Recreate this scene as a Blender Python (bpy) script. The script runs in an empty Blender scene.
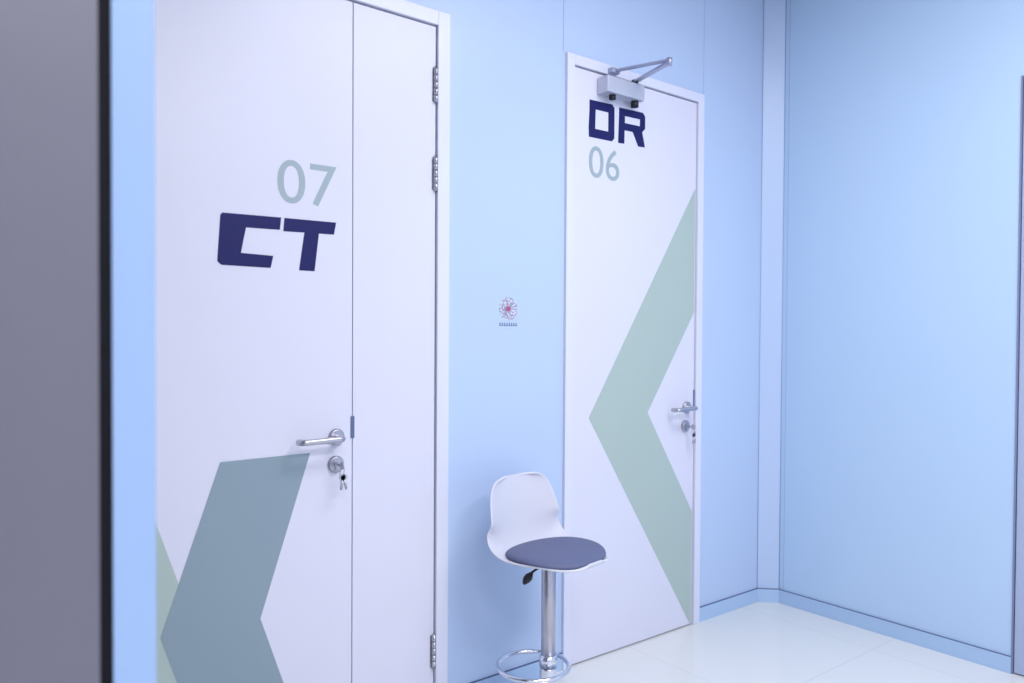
import bpy, bmesh, math, random
from mathutils import Vector, Matrix
random.seed(3)
S=bpy.context.scene
D=2.25          # plane of the wall with the doors
ZC=3.03         # ceiling
XR=3.403        # right wall plane

# ---------------------------------------------------------------- helpers
def lin(c):
    c=c/255.0
    return c/12.92 if c<=0.04045 else ((c+0.055)/1.055)**2.4
def rgb(r,g,b): return (lin(r),lin(g),lin(b),1)
def mat(name,col,rough=0.5,metal=0.0,spec=0.5,noise=0.0,nscale=6,bump=0.0,bscale=300,coat=0.0,stretch=None):
    m=bpy.data.materials.new(name); m.use_nodes=True
    nt=m.node_tree; b=nt.nodes['Principled BSDF']
    b.inputs['Base Color'].default_value=col
    b.inputs['Roughness'].default_value=rough
    b.inputs['Metallic'].default_value=metal
    b.inputs['Specular IOR Level'].default_value=spec
    b.inputs['Coat Weight'].default_value=coat
    tc=nt.nodes.new('ShaderNodeTexCoord')
    mp=nt.nodes.new('ShaderNodeMapping')
    nt.links.new(tc.outputs['Object'],mp.inputs['Vector'])
    if stretch: mp.inputs['Scale'].default_value=stretch
    if noise>0:
        n=nt.nodes.new('ShaderNodeTexNoise'); n.inputs['Scale'].default_value=nscale
        n.inputs['Detail'].default_value=3
        nt.links.new(mp.outputs['Vector'],n.inputs['Vector'])
        mx=nt.nodes.new('ShaderNodeMix'); mx.data_type='RGBA'
        mx.inputs['A'].default_value=tuple(c*(1-noise) for c in col[:3])+(1,)
        mx.inputs['B'].default_value=tuple(min(1,c*(1+noise)) for c in col[:3])+(1,)
        nt.links.new(n.outputs['Fac'],mx.inputs['Factor'])
        nt.links.new(mx.outputs['Result'],b.inputs['Base Color'])
    if bump>0:
        n2=nt.nodes.new('ShaderNodeTexNoise'); n2.inputs['Scale'].default_value=bscale
        nt.links.new(mp.outputs['Vector'],n2.inputs['Vector'])
        bp=nt.nodes.new('ShaderNodeBump'); bp.inputs['Strength'].default_value=bump
        bp.inputs['Distance'].default_value=0.002
        nt.links.new(n2.outputs['Fac'],bp.inputs['Height'])
        nt.links.new(bp.outputs['Normal'],b.inputs['Normal'])
    return m
def obj(name,me,mats,parent=None):
    o=bpy.data.objects.new(name,me); S.collection.objects.link(o)
    for m in (mats if isinstance(mats,(list,tuple)) else [mats]): me.materials.append(m)
    if parent: o.parent=parent
    return o
def empty(name,loc=(0,0,0)):
    e=bpy.data.objects.new(name,None); S.collection.objects.link(e); e.empty_display_size=0.1
    return e
def add_box(bm,x0,x1,y0,y1,z0,z1,mi=0,bev=0):
    r=bmesh.ops.create_cube(bm,size=1)
    vs=r['verts']
    bmesh.ops.scale(bm,vec=(x1-x0,y1-y0,z1-z0),verts=vs)
    bmesh.ops.translate(bm,vec=((x0+x1)/2,(y0+y1)/2,(z0+z1)/2),verts=vs)
    fs=set(f for v in vs for f in v.link_faces)
    for f in fs: f.material_index=mi
    if bev>0:
        es=list(set(e for v in vs for e in v.link_edges))
        bmesh.ops.bevel(bm,geom=es,offset=bev,segments=2,affect='EDGES',profile=0.7)
def boxes(name,L,mats,parent=None,bev=0):
    bm=bmesh.new()
    for b in L:
        add_box(bm,*b[:6],mi=(b[6] if len(b)>6 else 0),bev=bev)
    me=bpy.data.meshes.new(name); bm.to_mesh(me); bm.free()
    return obj(name,me,mats,parent)
def add_cyl(bm,p0,p1,r0,r1=None,seg=32,mi=0):
    p0=Vector(p0);p1=Vector(p1); r1=r0 if r1 is None else r1
    d=p1-p0; q=d.to_track_quat('Z','Y').to_matrix().to_4x4()
    M=Matrix.Translation((p0+p1)/2)@q
    r=bmesh.ops.create_cone(bm,cap_ends=True,segments=seg,radius1=r0,radius2=r1,depth=d.length,matrix=M)
    for f in set(f for v in r['verts'] for f in v.link_faces): f.material_index=mi; f.smooth=len(f.verts)==4
def tube(bm,pts,rad,seg=14,closed=False,mi=0):
    """sweep of a circle along a polyline"""
    pts=[Vector(p) for p in pts]; n=len(pts); rings=[]
    up=None
    for i,p in enumerate(pts):
        a=pts[i-1] if (i>0 or closed) else p
        b=pts[(i+1)%n] if (i<n-1 or closed) else p
        t=(b-a).normalized()
        if up is None:
            up=Vector((0,0,1)) if abs(t.z)<0.9 else Vector((1,0,0))
        s=t.cross(up)
        if s.length<1e-4: s=t.orthogonal()
        s.normalize(); u=s.cross(t).normalized(); up=u
        r=rad[i] if isinstance(rad,(list,tuple)) else rad
        rings.append([bm.verts.new(p+s*math.cos(2*math.pi*k/seg)*r+u*math.sin(2*math.pi*k/seg)*r) for k in range(seg)])
    m=n if closed else n-1
    for i in range(m):
        A=rings[i];B=rings[(i+1)%n]
        for k in range(seg):
            f=bm.faces.new((A[k],A[(k+1)%seg],B[(k+1)%seg],B[k])); f.smooth=True; f.material_index=mi
    if not closed:
        for R in (rings[0],rings[-1]):
            f=bm.faces.new(R); f.material_index=mi
def smoothpath(pts,it=3):
    pts=[Vector(p) for p in pts]
    for _ in range(it):
        q=[pts[0]]
        for a,b in zip(pts[:-1],pts[1:]): q+= [a*.75+b*.25,a*.25+b*.75]
        q.append(pts[-1]); pts=q
    return pts
def lathe(bm,prof,center,seg=48,mi=0):
    c=Vector(center); rings=[]
    for r,z in prof:
        rings.append([bm.verts.new(c+Vector((r*math.cos(2*math.pi*k/seg),r*math.sin(2*math.pi*k/seg),z))) for k in range(seg)])
    for A,B in zip(rings[:-1],rings[1:]):
        for k in range(seg):
            f=bm.faces.new((A[k],A[(k+1)%seg],B[(k+1)%seg],B[k])); f.smooth=True; f.material_index=mi
    bm.faces.new(rings[0][::-1]).material_index=mi; bm.faces.new(rings[-1]).material_index=mi
def finish(bm,name,mats,parent=None):
    bmesh.ops.recalc_face_normals(bm,faces=bm.faces)
    me=bpy.data.meshes.new(name); bm.to_mesh(me); bm.free()
    return obj(name,me,mats,parent)
def plate(name,polys,y,mats,parent,t=0.001):
    """thin vinyl lettering / graphics standing at plane y, outlines given in (x,z)"""
    from mathutils.geometry import tessellate_polygon
    bm=bmesh.new()
    for P in polys:
        mi=0
        if isinstance(P,tuple): P,mi=P
        F=[bm.verts.new((x,y-t,z)) for x,z in P]; B=[bm.verts.new((x,y,z)) for x,z in P]
        fs=[]
        for tri in tessellate_polygon([[Vector((x,z,0)) for x,z in P]]):
            fs.append(bm.faces.new([F[i] for i in tri]))
        for i in range(len(P)):
            j=(i+1)%len(P); fs.append(bm.faces.new((F[i],B[i],B[j],F[j])))
        for f in fs: f.material_index=mi
    return finish(bm,name,mats,parent)
def text(name,s,x0,x1,z0,z1,y,m,parent,bold=0.0):
    c=bpy.data.curves.new(name+'_c','FONT'); c.body=s; c.size=1; c.extrude=0.001; c.offset=bold
    c.resolution_u=8
    o=bpy.data.objects.new(name+'_t',c); S.collection.objects.link(o)
    bpy.context.view_layer.update()
    me=bpy.data.meshes.new_from_object(o.evaluated_get(bpy.context.evaluated_depsgraph_get()))
    bpy.data.objects.remove(o)
    xs=[v.co.x for v in me.vertices]; ys=[v.co.y for v in me.vertices]
    ax,bx,ay,by=min(xs),max(xs),min(ys),max(ys)
    for v in me.vertices:
        X=(v.co.x-ax)/(bx-ax); Z=(v.co.y-ay)/(by-ay); k=v.co.z
        v.co=Vector((x0+X*(x1-x0),y-0.0005-k*0.5,z0+Z*(z1-z0)))
    me.materials.clear()
    me.name=name
    return obj(name,me,m,parent)

# ---------------------------------------------------------------- materials
M_wall =mat('blue_wall_panel',rgb(187,209,242),0.32,noise=0.012,nscale=1.5,spec=0.35)
M_wallR=mat('blue_wall_panel_side',rgb(186,214,245),0.30,noise=0.012,nscale=1.5,spec=0.4)
M_seam =mat('panel_seam',rgb(145,172,215),0.6)
M_base =mat('baseboard_blue',rgb(174,203,238),0.35)
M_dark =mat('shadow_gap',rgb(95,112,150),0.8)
M_white=mat('door_white_laminate',rgb(220,223,241),0.35,noise=0.01,nscale=2,spec=0.4)
M_frame=mat('door_frame_white',rgb(221,226,245),0.3,spec=0.4)
M_offw =mat('white_wall_paint',rgb(225,226,236),0.6)
M_navy =mat('vinyl_navy',rgb(26,30,94),0.5,spec=0.25)
M_num  =mat('vinyl_grey_green',rgb(158,177,187),0.45)
M_sage =mat('vinyl_sage',rgb(174,194,190),0.4,noise=0.01)
M_teal =mat('vinyl_teal_grey',rgb(138,159,173),0.4,noise=0.01)
M_steel=mat('satin_steel',rgb(188,188,198),0.28,0.9,bump=0.05)
M_chrome=mat('chrome',rgb(225,228,238),0.14,0.95)
M_black=mat('black_plastic',rgb(22,22,30),0.4)
M_shell=mat('white_plastic_shell',rgb(213,216,230),0.35,spec=0.5)
M_cush =mat('slate_leatherette',rgb(100,108,142),0.6,noise=0.04,nscale=40,bump=0.15,bscale=400,spec=0.3)
M_ceil =mat('ceiling_white',rgb(225,224,226),0.8)
M_alu  =mat('silver_painted_metal',rgb(198,203,220),0.35,0.3)
M_lead =mat('grey_metal_door',rgb(112,112,126),0.42,0.3,noise=0.06,nscale=3,bump=0.08,bscale=120,stretch=(1,1,0.05))
M_rub  =mat('black_rubber_seal',rgb(12,12,22),0.7,spec=0.2)
# floor: glossy pale tiles with thin joints
M_floor=bpy.data.materials.new('glossy_floor_tile'); M_floor.use_nodes=True
nt=M_floor.node_tree; b=nt.nodes['Principled BSDF']
tc=nt.nodes.new('ShaderNodeTexCoord'); br=nt.nodes.new('ShaderNodeTexBrick')
br.offset=0; br.inputs['Scale'].default_value=1; br.inputs['Brick Width'].default_value=0.8; br.inputs['Row Height'].default_value=0.8
br.inputs['Mortar Size'].default_value=0.002; br.inputs['Mortar Smooth'].default_value=0.3
br.inputs['Color1'].default_value=rgb(228,231,231); br.inputs['Color2'].default_value=rgb(226,230,231)
br.inputs['Mortar'].default_value=rgb(208,213,218)
nt.links.new(tc.outputs['Object'],br.inputs['Vector']); nt.links.new(br.outputs['Color'],b.inputs['Base Color'])
b.inputs['Roughness'].default_value=0.07; b.inputs['Specular IOR Level'].default_value=0.6
LC=(1,0.955,0.94)
M_lamp=bpy.data.materials.new('led_panel_diffuser'); M_lamp.use_nodes=True
b=M_lamp.node_tree.nodes['Principled BSDF']; b.inputs['Emission Color'].default_value=LC+(1,); b.inputs['Emission Strength'].default_value=3.0

# ---------------------------------------------------------------- room shell
XL=-1.3; YF=-2.6
boxes('floor',[(XL-.1,XR+.12,YF-.1,D+.12,-0.1,0)],M_floor)
boxes('ceiling',[(XL-.1,XR+.12,YF-.1,D+.12,ZC,ZC+.1)],M_ceil)
T=0.12
wb=boxes('wall_back',[(XL,0.20,D,D+T,0,ZC),(0.20,1.48,D,D+T,2.415,ZC),(1.48,2.022,D,D+T,0,ZC),
      (2.022,2.861,D,D+T,2.415,ZC),(2.861,XR,D,D+T,0,ZC)],M_wall)
boxes('panel_seam_a',[(2.010,2.0125,D-.0008,D+.001,2.415,ZC)],M_seam,wb)
boxes('panel_seam_b',[(2.868,2.8695,D-.0008,D+.001,2.415,ZC),(2.868,2.8695,D-.0008,D+.001,0.07,2.415)],M_seam,wb)
wr=boxes('wall_right',[(XR,XR+T,1.15,D+T,0,ZC),(XR,XR+T,0.15,1.15,2.33,ZC),(XR,XR+T,YF,0.15,0,ZC)],M_wallR)
boxes('panel_seam_c',[(XR-.0008,XR+.001,2.150,2.1515,0.07,ZC)],M_seam,wr)
boxes('wall_front',[(XL,XR+T,YF-T,YF,0,ZC)],M_offw)
boxes('wall_left',[(XL-T,XL,YF,D+T,0,ZC)],M_offw)
# chamfered corner cover strip
c=0.076
bm=bmesh.new()
P=[(XR-c,D),(XR,D-c),(XR,D)]
lo=[bm.verts.new((x,y,0)) for x,y in P]; hi=[bm.verts.new((x,y,ZC)) for x,y in P]
for i in range(3):
    j=(i+1)%3; bm.faces.new((lo[i],lo[j],hi[j],hi[i]))
bm.faces.new(lo); bm.faces.new(hi)
finish(bm,'trim_1',M_wall)
bm=bmesh.new()
for (x,y) in ((XR-c,D-.001),(XR-.001,D-c)): add_cyl(bm,(x,y,0.066),(x,y,ZC),0.0018,seg=8)
finish(bm,'trim_2',M_seam)
# baseboards
def bb(name,segs):
    bm=bmesh.new()
    for (a,bp) in segs:
        a=Vector(a).to_3d();bp=Vector(bp).to_3d(); d=(bp-a).normalized(); n=Vector((d.y,-d.x,0))
        for (z0,z1,t,mi) in ((0.0,0.066,0.008,0),(0.066,0.068,0.0085,1)):
            q=[a,bp,bp+n*t,a+n*t]
            l=[bm.verts.new((p.x,p.y,z0)) for p in q]; h=[bm.verts.new((p.x,p.y,z1)) for p in q]
            fs=[bm.faces.new((l[i],l[(i+1)%4],h[(i+1)%4],h[i])) for i in range(4)]+[bm.faces.new(l),bm.faces.new(h)]
            for f in fs: f.material_index=mi
    return finish(bm,name,[M_base,M_dark])
bb('baseboard_back',[((1.48,D),(2.022,D)),((2.861,D),(XR-c,D)),((XR-c,D),(XR,D-c))])
bb('baseboard_right',[((XR,D-c),(XR,1.15))])

# ---------------------------------------------------------------- doors
def door_frame(parent,x0,x1,zt,w=0.042):
    yf=D-0.014; yb=D+T
    L=[(x0,x0+w,yf,yb,0,zt),(x1-w,x1,yf,yb,0,zt),(x0+w,x1-w,yf,yb,zt-w,zt)]
    o=boxes('frame',L,M_frame,parent,bev=0.003)
    # rebate shadow line behind the leaf
    boxes('rebate',[(x0+w,x1-w,D+.045,D+.06,0,zt-w)],M_dark,parent)
    return o
def lever_handle(parent,x,z,y,kx,kz,length=0.135):
    bm=bmesh.new()
    add_cyl(bm,(x,y,z),(x,y-.008,z),0.026); add_cyl(bm,(x,y-.008,z),(x,y-.011,z),0.026,0.022)
    pts=smoothpath([(x,y-.008,z),(x,y-.062,z),(x-.03,y-.064,z),(x-length+.02,y-.064,z-.002),(x-length,y-.062,z-.002),(x-length,y-.030,z-.004)])
    tube(bm,pts,0.0095)
    finish(bm,'lever_handle',M_steel,parent)
    bm=bmesh.new()
    add_cyl(bm,(kx,y,kz),(kx,y-.008,kz),0.026); add_cyl(bm,(kx,y-.008,kz),(kx,y-.011,kz),0.026,0.022)
    add_cyl(bm,(kx,y-.010,kz),(kx,y-.016,kz),0.0085)
    add_box(bm,kx-.0045,kx+.0045,y-.015,y-.0125,kz-.017,kz)
    # key bow in the lock and a ring with two hanging keys
    add_box(bm,kx-.0012,kx+.0012,y-.040,y-.014,kz-.004,kz+.004)
    add_cyl(bm,(kx-.0015,y-.048,kz),(kx+.0015,y-.048,kz),0.012,seg=24)
    R=0.013; cz=kz-.018
    tube(bm,[(kx+.004*math.sin(a),y-.050+R*math.cos(a)*.9,cz+R*math.sin(a)) for a in [2*math.pi*i/24 for i in range(24)]],0.0012,seg=6,closed=True)
    finish(bm,'lock_cylinder',M_steel,parent)
    bm=bmesh.new()
    for dx,ang in ((0.010,0.22),(0.002,-0.10)):
        a=Vector((kx+dx*.3,y-.050,cz-.010)); d=Vector((math.sin(ang),0,-math.cos(ang)))
        add_cyl(bm,a+d*.008-Vector((0,.001,0)),a+d*.008+Vector((0,.001,0)),0.0105,seg=20)
        tube(bm,[a+d*.016,a+d*.046],0.0036,seg=6)
        for k in range(3): 
            p=a+d*(.026+.007*k); add_box(bm,p.x,p.x+.005,p.y-.001,p.y+.001,p.z-.002,p.z+.002)
    finish(bm,'hanging_keys',M_steel,parent)
def hinge(parent,name,x,z0,z1):
    bm=bmesh.new(); n=5; h=(z1-z0)/n
    for i in range(n): add_cyl(bm,(x,D-.010,z0+i*h+.0004),(x,D-.010,z0+(i+1)*h-.0004),0.0075,seg=16)
    add_cyl(bm,(x,D-.010,z0-.004),(x,D-.010,z1+.004),0.0055,seg=12)
    add_box(bm,x-.012,x+.006,D-.0035,D-.001,z0,z1)
    finish(bm,name,M_steel,parent)

YL=D-0.003   # leaf face
# ---- CT door (unequal double leaf)
d1=empty('door_1')
door_frame(d1,0.205,1.479,2.415,0.048)
boxes('main_leaf',[(0.256,1.1168,YL,D+.042,0.006,2.362)],M_white,d1,bev=0.0012)
boxes('side_leaf',[(1.1200,1.4265,YL,D+.042,0.006,2.362)],M_white,d1,bev=0.0012)
for i,(a,b_) in enumerate(((2.108,2.223),(1.809,1.921),(.166,.278))): hinge(d1,'hinge_%d'%(i+1),1.424,a,b_)
boxes('latch_plate',[(1.112,1.125,YL-.002,YL+.001,0.982,1.052)],M_dark,d1)
lever_handle(d1,1.062,0.990,YL,1.060,0.905)
plate('sage_graphic',[[(0.30,1.50),(0.635,0.483),(0.49,0.01),(0.262,0.01),(0.262,1.50)]],YL,M_sage,d1,0.0006)
plate('teal_chevron',[[(0.705,0.944),(0.976,0.947),(0.821,0.468),(0.975,0.01),(0.693,0.01),(0.543,0.475)]],YL,M_teal,d1,0.0013)
text('number_07','07',0.873,1.062,1.706,1.836,YL,M_num,d1,0.0)
plate('letter_c',[[(.712,1.657),(.884,1.660),(.880,1.623),(.779,1.621),(.764,1.546),(.860,1.544),(.852,1.508),(.708,1.508),(.697,1.518),(.706,1.651)]],YL,M_navy,d1)
plate('letter_t',[[(.894,1.660),(1.061,1.662),(1.054,1.624),(1.004,1.623),(.990,1.506),(.940,1.506),(.957,1.622),(.891,1.620)]],YL,M_navy,d1)
# ---- DR door
d2=empty('door_2')
door_frame(d2,2.022,2.861,2.415,0.040)
boxes('leaf',[(2.066,2.817,YL,D+.042,0.006,2.370)],M_white,d2,bev=0.0015)
plate('sage_chevron',[[(2.812,1.985),(2.158,.985),(2.802,0.010),(2.812,0.010),(2.812,.520),(2.508,.988),(2.812,1.425)]],YL,M_sage,d2,0.0006)
text('number_06','06',2.149,2.322,1.952,2.078,YL,M_num,d2)
plate('letter_d',[[(2.150,2.258),(2.278,2.262),(2.278,2.226),(2.150,2.224)],
                  [(2.146,2.146),(2.278,2.148),(2.278,2.112),(2.148,2.110)],
                  [(2.150,2.224),(2.184,2.224),(2.182,2.147),(2.146,2.146)],
                  [(2.278,2.262),(2.291,2.250),(2.291,2.126),(2.278,2.112)],
                  [(2.256,2.226),(2.278,2.226),(2.278,2.148),(2.256,2.148)]],YL,M_navy,d2)
plate('letter_r',[[(2.318,2.258),(2.462,2.262),(2.476,2.248),(2.476,2.232),(2.318,2.228)],
                  [(2.318,2.228),(2.353,2.228),(2.350,2.114),(2.314,2.112)],
                  [(2.444,2.231),(2.476,2.232),(2.476,2.196),(2.458,2.180),(2.444,2.180)],
                  [(2.352,2.200),(2.444,2.202),(2.444,2.172),(2.352,2.170)],
                  [(2.400,2.171),(2.444,2.172),(2.444,2.180),(2.458,2.180),(2.476,2.118),(2.434,2.116)]],YL,M_navy,d2)
lever_handle(d2,2.765,0.998,YL,2.756,0.914,0.130)
boxes('latch_plate',[(2.812,2.823,YL-.002,YL+.001,0.985,1.075)],M_dark,d2)
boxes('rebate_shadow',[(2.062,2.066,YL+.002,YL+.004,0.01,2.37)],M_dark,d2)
# door closer
cl=empty('door_closer')
bm=bmesh.new()
add_box(bm,2.190,2.405,YL-.062,YL-.0005,2.285,2.350,bev=0.006)
finish(bm,'closer_body',M_alu,cl)
bm=bmesh.new()
add_cyl(bm,(2.375,YL-.034,2.350),(2.375,YL-.034,2.372),0.014)
add_cyl(bm,(2.375,YL-.034,2.262),(2.375,YL-.034,2.285),0.016)
add_cyl(bm,(2.245,YL-.034,2.268),(2.245,YL-.034,2.285),0.014)
finish(bm,'closer_pivot',M_black,cl)
bm=bmesh.new()
E=Vector((2.322,1.985,2.370))
def bar(a,b_,w,t):
    a=Vector(a);b_=Vector(b_);d=(b_-a).normalized(); s=Vector((-d.y,d.x,0)).normalized()*w/2; u=Vector((0,0,t/2))
    v=[bm.verts.new(p) for p in (a-s-u,a+s-u,a+s+u,a-s+u,b_-s-u,b_+s-u,b_+s+u,b_-s+u)]
    for q in ((0,1,2,3),(4,7,6,5),(0,4,5,1),(1,5,6,2),(2,6,7,3),(3,7,4,0)): bm.faces.new([v[i] for i in q])
bar((2.375,YL-.034,2.366),E,0.022,0.008)
bar((2.262,D-.030,2.388),E+Vector((0,0,.009)),0.017,0.008)
add_cyl(bm,E+Vector((0,0,-.010)),E+Vector((0,0,.018)),0.011)
add_box(bm,2.240,2.285,D-.040,D-.0145,2.378,2.398,bev=0.002)
finish(bm,'closer_arms',mat('closer_arm_steel',rgb(172,177,200),0.35,0.6),cl)

# ---------------------------------------------------------------- sticker on the wall
stk=empty('qr_code_sticker')
M_s1=mat('sticker_grey_ink',rgb(125,133,165),0.6); M_s2=mat('sticker_pink_ink',rgb(175,85,135),0.6)
M_s3=mat('sticker_green_ink',rgb(120,158,155),0.6); M_s4=mat('sticker_paper',rgb(208,217,240),0.5)
cx,cz=1.748,1.412
polys=[([(cx+.043*math.cos(a),cz+.043*math.sin(a)) for a in [2*math.pi*i/40 for i in range(40)]],0)]
plate('paper',polys,D,[M_s4],stk,0.0006)
dots=[]
for ring in range(3,10):
    r=ring*0.0045; n=int(8+ring*5)
    for k in range(n):
        if random.random()<0.42: continue
        a=2*math.pi*k/n; s=0.0017; x=cx+r*math.cos(a); z=cz+r*math.sin(a)
        dots.append(([(x-s,z-s),(x+s,z-s),(x+s,z+s),(x-s,z+s)],random.choice((0,0,0,0,1,2,0))))
dots.append(([(cx+.011*math.cos(a),cz+.010*math.sin(a)) for a in [2*math.pi*i/16 for i in range(16)]],1))
plate('code_pattern',dots,D-.0006,[M_s1,M_s2,M_s3],stk,0.0006)
cap=[]
for i in range(8):
    x=1.706+i*.0107
    cap+= [[(x,1.350),(x+.0085,1.350),(x+.0085,1.3525),(x,1.3525)],[(x+.001,1.356),(x+.0075,1.356),(x+.0075,1.358),(x+.001,1.358)],
           [(x+.0035,1.348),(x+.0052,1.348),(x+.0052,1.3615),(x+.0035,1.3615)]]
plate('caption',cap,D,[mat('sticker_caption_ink',rgb(70,80,120),0.6)],stk,0.0006)

# ---------------------------------------------------------------- bar stool
st=empty('bar_stool')
PX,PY=1.699,1.956
ang=math.atan2(-0.985,0.17)            # facing direction
fw=Vector((math.cos(ang),math.sin(ang),0)); lt=Vector((-fw.y,fw.x,0))
SZ=0.576
prof=[(.186,.012),(.184,.002),(.160,-.008),(.10,-.012),(.0,-.014),(-.08,-.010),(-.118,.008),(-.140,.050),(-.152,.10),(-.160,.155),(-.168,.215),(-.172,.250)]
prof=[(p.x,p.y) for p in smoothpath([Vector((a,b_,0)) for a,b_ in prof],2)]
n=len(prof); bm=bmesh.new(); NU=24; grid=[]
def hw(v):
    base=.192 if v<.5 else .192-.031*((v-.5)/.5)**1.2
    e=6 if v>.5 else 2.3
    s=abs(2*v-1); return base*max(0.02,(1-s**e))**(1/e)
L=[0]
for a,b_ in zip(prof[:-1],prof[1:]): L.append(L[-1]+math.hypot(b_[0]-a[0],b_[1]-a[1]))
for i,(f_,z_) in enumerate(prof):
    v=L[i]/L[-1]; w=hw(v); row=[]
    k=min(1,max(0,(v-.52)/.26)); k=k*k*(3-2*k)   # 0 seat ... 1 back
    for j in range(NU+1):
        u=-1+2*j/NU; a=abs(u)
        up=.022*(a**2.6)*(1-k)*min(1,v*5); fo=.050*(a**2.2)*k*(1-.45*max(0,(v-.75)/.25))
        arm=.030*(a**3)*math.exp(-((v-.60)/.11)**2)
        p=Vector((PX,PY,SZ))+fw*(f_+fo+.008)+lt*(w*u)+Vector((0,0,z_+up+arm))
        row.append(bm.verts.new(p))
    grid.append(row)
for A,B in zip(grid[:-1],grid[1:]):
    for j in range(NU):
        f=bm.faces.new((A[j],A[j+1],B[j+1],B[j])); f.smooth=True
sh=finish(bm,'seat_shell',M_shell,st)
md=sh.modifiers.new('s','SOLIDIFY'); md.thickness=0.008; md.offset=0
md=sh.modifiers.new('b','SUBSURF'); md.levels=1; md.render_levels=2
# cushion: domed round pad
bm=bmesh.new(); seg=56; cc=Vector((PX,PY,SZ))+fw*.030
pr=[(0,.032),(.35,.031),(.65,.028),(.85,.023),(.95,.017),(1.0,.008),(.99,.000),(.94,-.006),(0,-.008)]
rings=[]
for r,z in pr:
    if r==0: rings.append([bm.verts.new(cc+Vector((0,0,z)))]); continue
    row=[]
    for k in range(seg):
        a=2*math.pi*k/seg; cs,sn=math.cos(a),math.sin(a)
        ex=abs(cs)**(2/2.15)*(1 if cs>0 else -1); ey=abs(sn)**(2/2.15)*(1 if sn>0 else -1)
        bulge=.012*(abs(ey)*r)**2.4
        row.append(bm.verts.new(cc+fw*ex*.157*r+lt*ey*.177*r+Vector((0,0,z+bulge))))
    rings.append(row)
for A,B in zip(rings[:-1],rings[1:]):
    for k in range(seg):
        if len(A)==1: f=bm.faces.new((A[0],B[k],B[(k+1)%seg]))
        elif len(B)==1: f=bm.faces.new((A[k],B[0],A[(k+1)%seg]))
        else: f=bm.faces.new((A[k],B[k],B[(k+1)%seg],A[(k+1)%seg]))
        f.smooth=True
cu=finish(bm,'seat_cushion',M_cush,st); cu.modifiers.new('b','SUBSURF').levels=1
# under-seat plate and lever
bm=bmesh.new()
add_cyl(bm,(PX,PY,SZ-.045),(PX,PY,SZ-.016),0.030,0.06)
lv=Vector((-0.80,-0.10,0)).normalized()
base=Vector((PX,PY,SZ-.035))
tube(bm,smoothpath([base,base+lv*.05,base+lv*.085+Vector((0,0,-.008)),base+lv*.098+Vector((0,0,-.022))],2),0.004,seg=8)
p=base+lv*.096+Vector((0,0,-.020))
tube(bm,[p+lv*-.012+Vector((0,0,.010)),p+lv*.002,p+lv*.014+Vector((0,0,-.008)),p+lv*.026+Vector((0,0,-.018))],[.006,.014,.013,.005],seg=10)
finish(bm,'height_lever',M_black,st)
bm=bmesh.new()
lathe(bm,[(.0245,.0),(.0245,SZ-.075),(.022,SZ-.070)],(PX,PY,0.03))
finish(bm,'gas_lift_column',M_steel,st)
bm=bmesh.new()
lathe(bm,[(.195,0),(.197,.006),(.185,.012),(.12,.022),(.06,.038),(.036,.060),(.030,.085),(.0285,.19),(.0285,.195)],(PX,PY,0))
finish(bm,'round_base',M_chrome,st)
bm=bmesh.new()
toc=Vector((-.62,-.785,0)); lf=Vector((-.785,.62,0))
rc=Vector((PX,PY,.220))+toc*.050+lf*.052
R=.118
tube(bm,[rc+Vector((R*math.cos(a),R*math.sin(a),0)) for a in [2*math.pi*i/64 for i in range(64)]],0.0075,seg=12,closed=True)
add_cyl(bm,(PX,PY,.200),(PX,PY,.240),0.030)
finish(bm,'footrest_ring',M_chrome,st)

# ---------------------------------------------------------------- near jamb at the left (camera looks past it)
YN=0.90
wn=boxes('wall_partition',[(0.1705,0.2125,YN-.004,YN+.10,0,ZC)],mat('blue_jamb',rgb(150,180,222),0.4))
d3=empty('door_3')
boxes('seal',[(0.1565,0.1705,YN-.002,YN+.09,0,ZC-.002)],M_rub,d3)
boxes('leaf',[(-1.298,0.1565,YN-.010,YN+.06,0.004,ZC-.002)],M_lead,d3)
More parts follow.
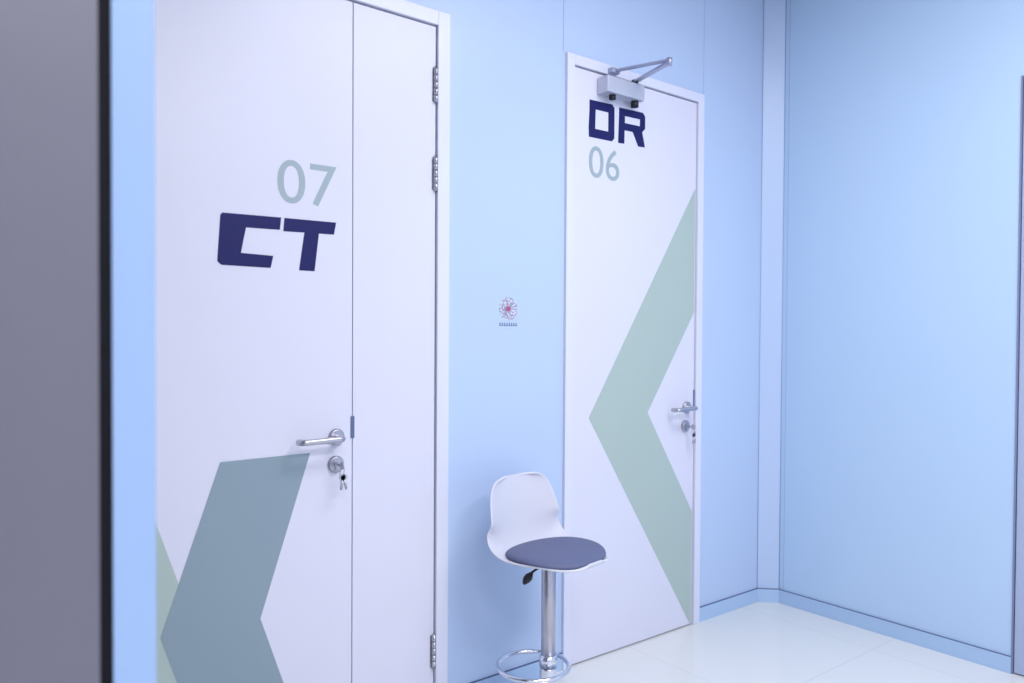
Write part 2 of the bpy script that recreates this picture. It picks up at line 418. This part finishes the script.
# grey service door in the right wall
d4=empty('door_4')
M_br=mat('dark_door_edge',rgb(125,135,170),0.5); M_gr=mat('grey_door',rgb(168,184,216),0.45,noise=0.03)
boxes('frame',[(XR-.004,XR+T,1.144,1.150,0,2.33),(XR-.004,XR+T,0.150,0.156,0,2.33),(XR-.004,XR+T,0.156,1.144,2.324,2.33)],M_br,d4)
boxes('leaf',[(XR+.002,XR+.05,0.159,1.141,0.006,2.321)],M_gr,d4)

# ---------------------------------------------------------------- lights
def panel(name,x,y,sx,sy,watts):
    e=empty(name)
    boxes('housing',[(x-sx/2-.015,x+sx/2+.015,y-sy/2-.015,y+sy/2+.015,ZC-.012,ZC)],M_frame,e)
    boxes('diffuser',[(x-sx/2,x+sx/2,y-sy/2,y+sy/2,ZC-.0135,ZC-.012)],M_lamp,e)
    l=bpy.data.lights.new(name+'_l','AREA'); l.shape='RECTANGLE'; l.size=sx; l.size_y=sy; l.energy=watts; l.color=LC
    o=bpy.data.objects.new('lamp',l); S.collection.objects.link(o); o.location=(x,y,ZC-.02); o.parent=e
panel('ceiling_light',1.9,0.7,1.2,0.6,25)
panel('ceiling_light.001',1.6,-1.0,1.2,0.6,49)
panel('ceiling_light.002',0.0,-1.0,0.6,0.6,27)
w=bpy.data.worlds.new('w'); S.world=w; w.use_nodes=True
w.node_tree.nodes['Background'].inputs['Color'].default_value=(0.75,0.85,1,1)
w.node_tree.nodes['Background'].inputs['Strength'].default_value=0.3

# ---------------------------------------------------------------- camera
y,pi,r=[math.radians(v) for v in (38.141,1.0226,0.3313)]
F=Vector((math.sin(y)*math.cos(pi),math.cos(y)*math.cos(pi),-math.sin(pi)))
Rr=Vector((math.cos(y),-math.sin(y),0)); U=Rr.cross(F)
R2=Rr*math.cos(r)+U*math.sin(r); U2=-Rr*math.sin(r)+U*math.cos(r)
cam=bpy.data.cameras.new('camera'); co=bpy.data.objects.new('camera',cam); S.collection.objects.link(co)
mt=Matrix((R2,U2,-F)).transposed().to_4x4(); mt.translation=Vector((0,0,1.3017)); co.matrix_world=mt
cam.sensor_width=36; cam.lens=771.758/1024*36; cam.shift_y=11.1/1024
cam.clip_start=0.05
cam.dof.use_dof=True; cam.dof.focus_distance=2.8; cam.dof.aperture_fstop=2.8
S.camera=co
S.view_settings.view_transform='Standard'
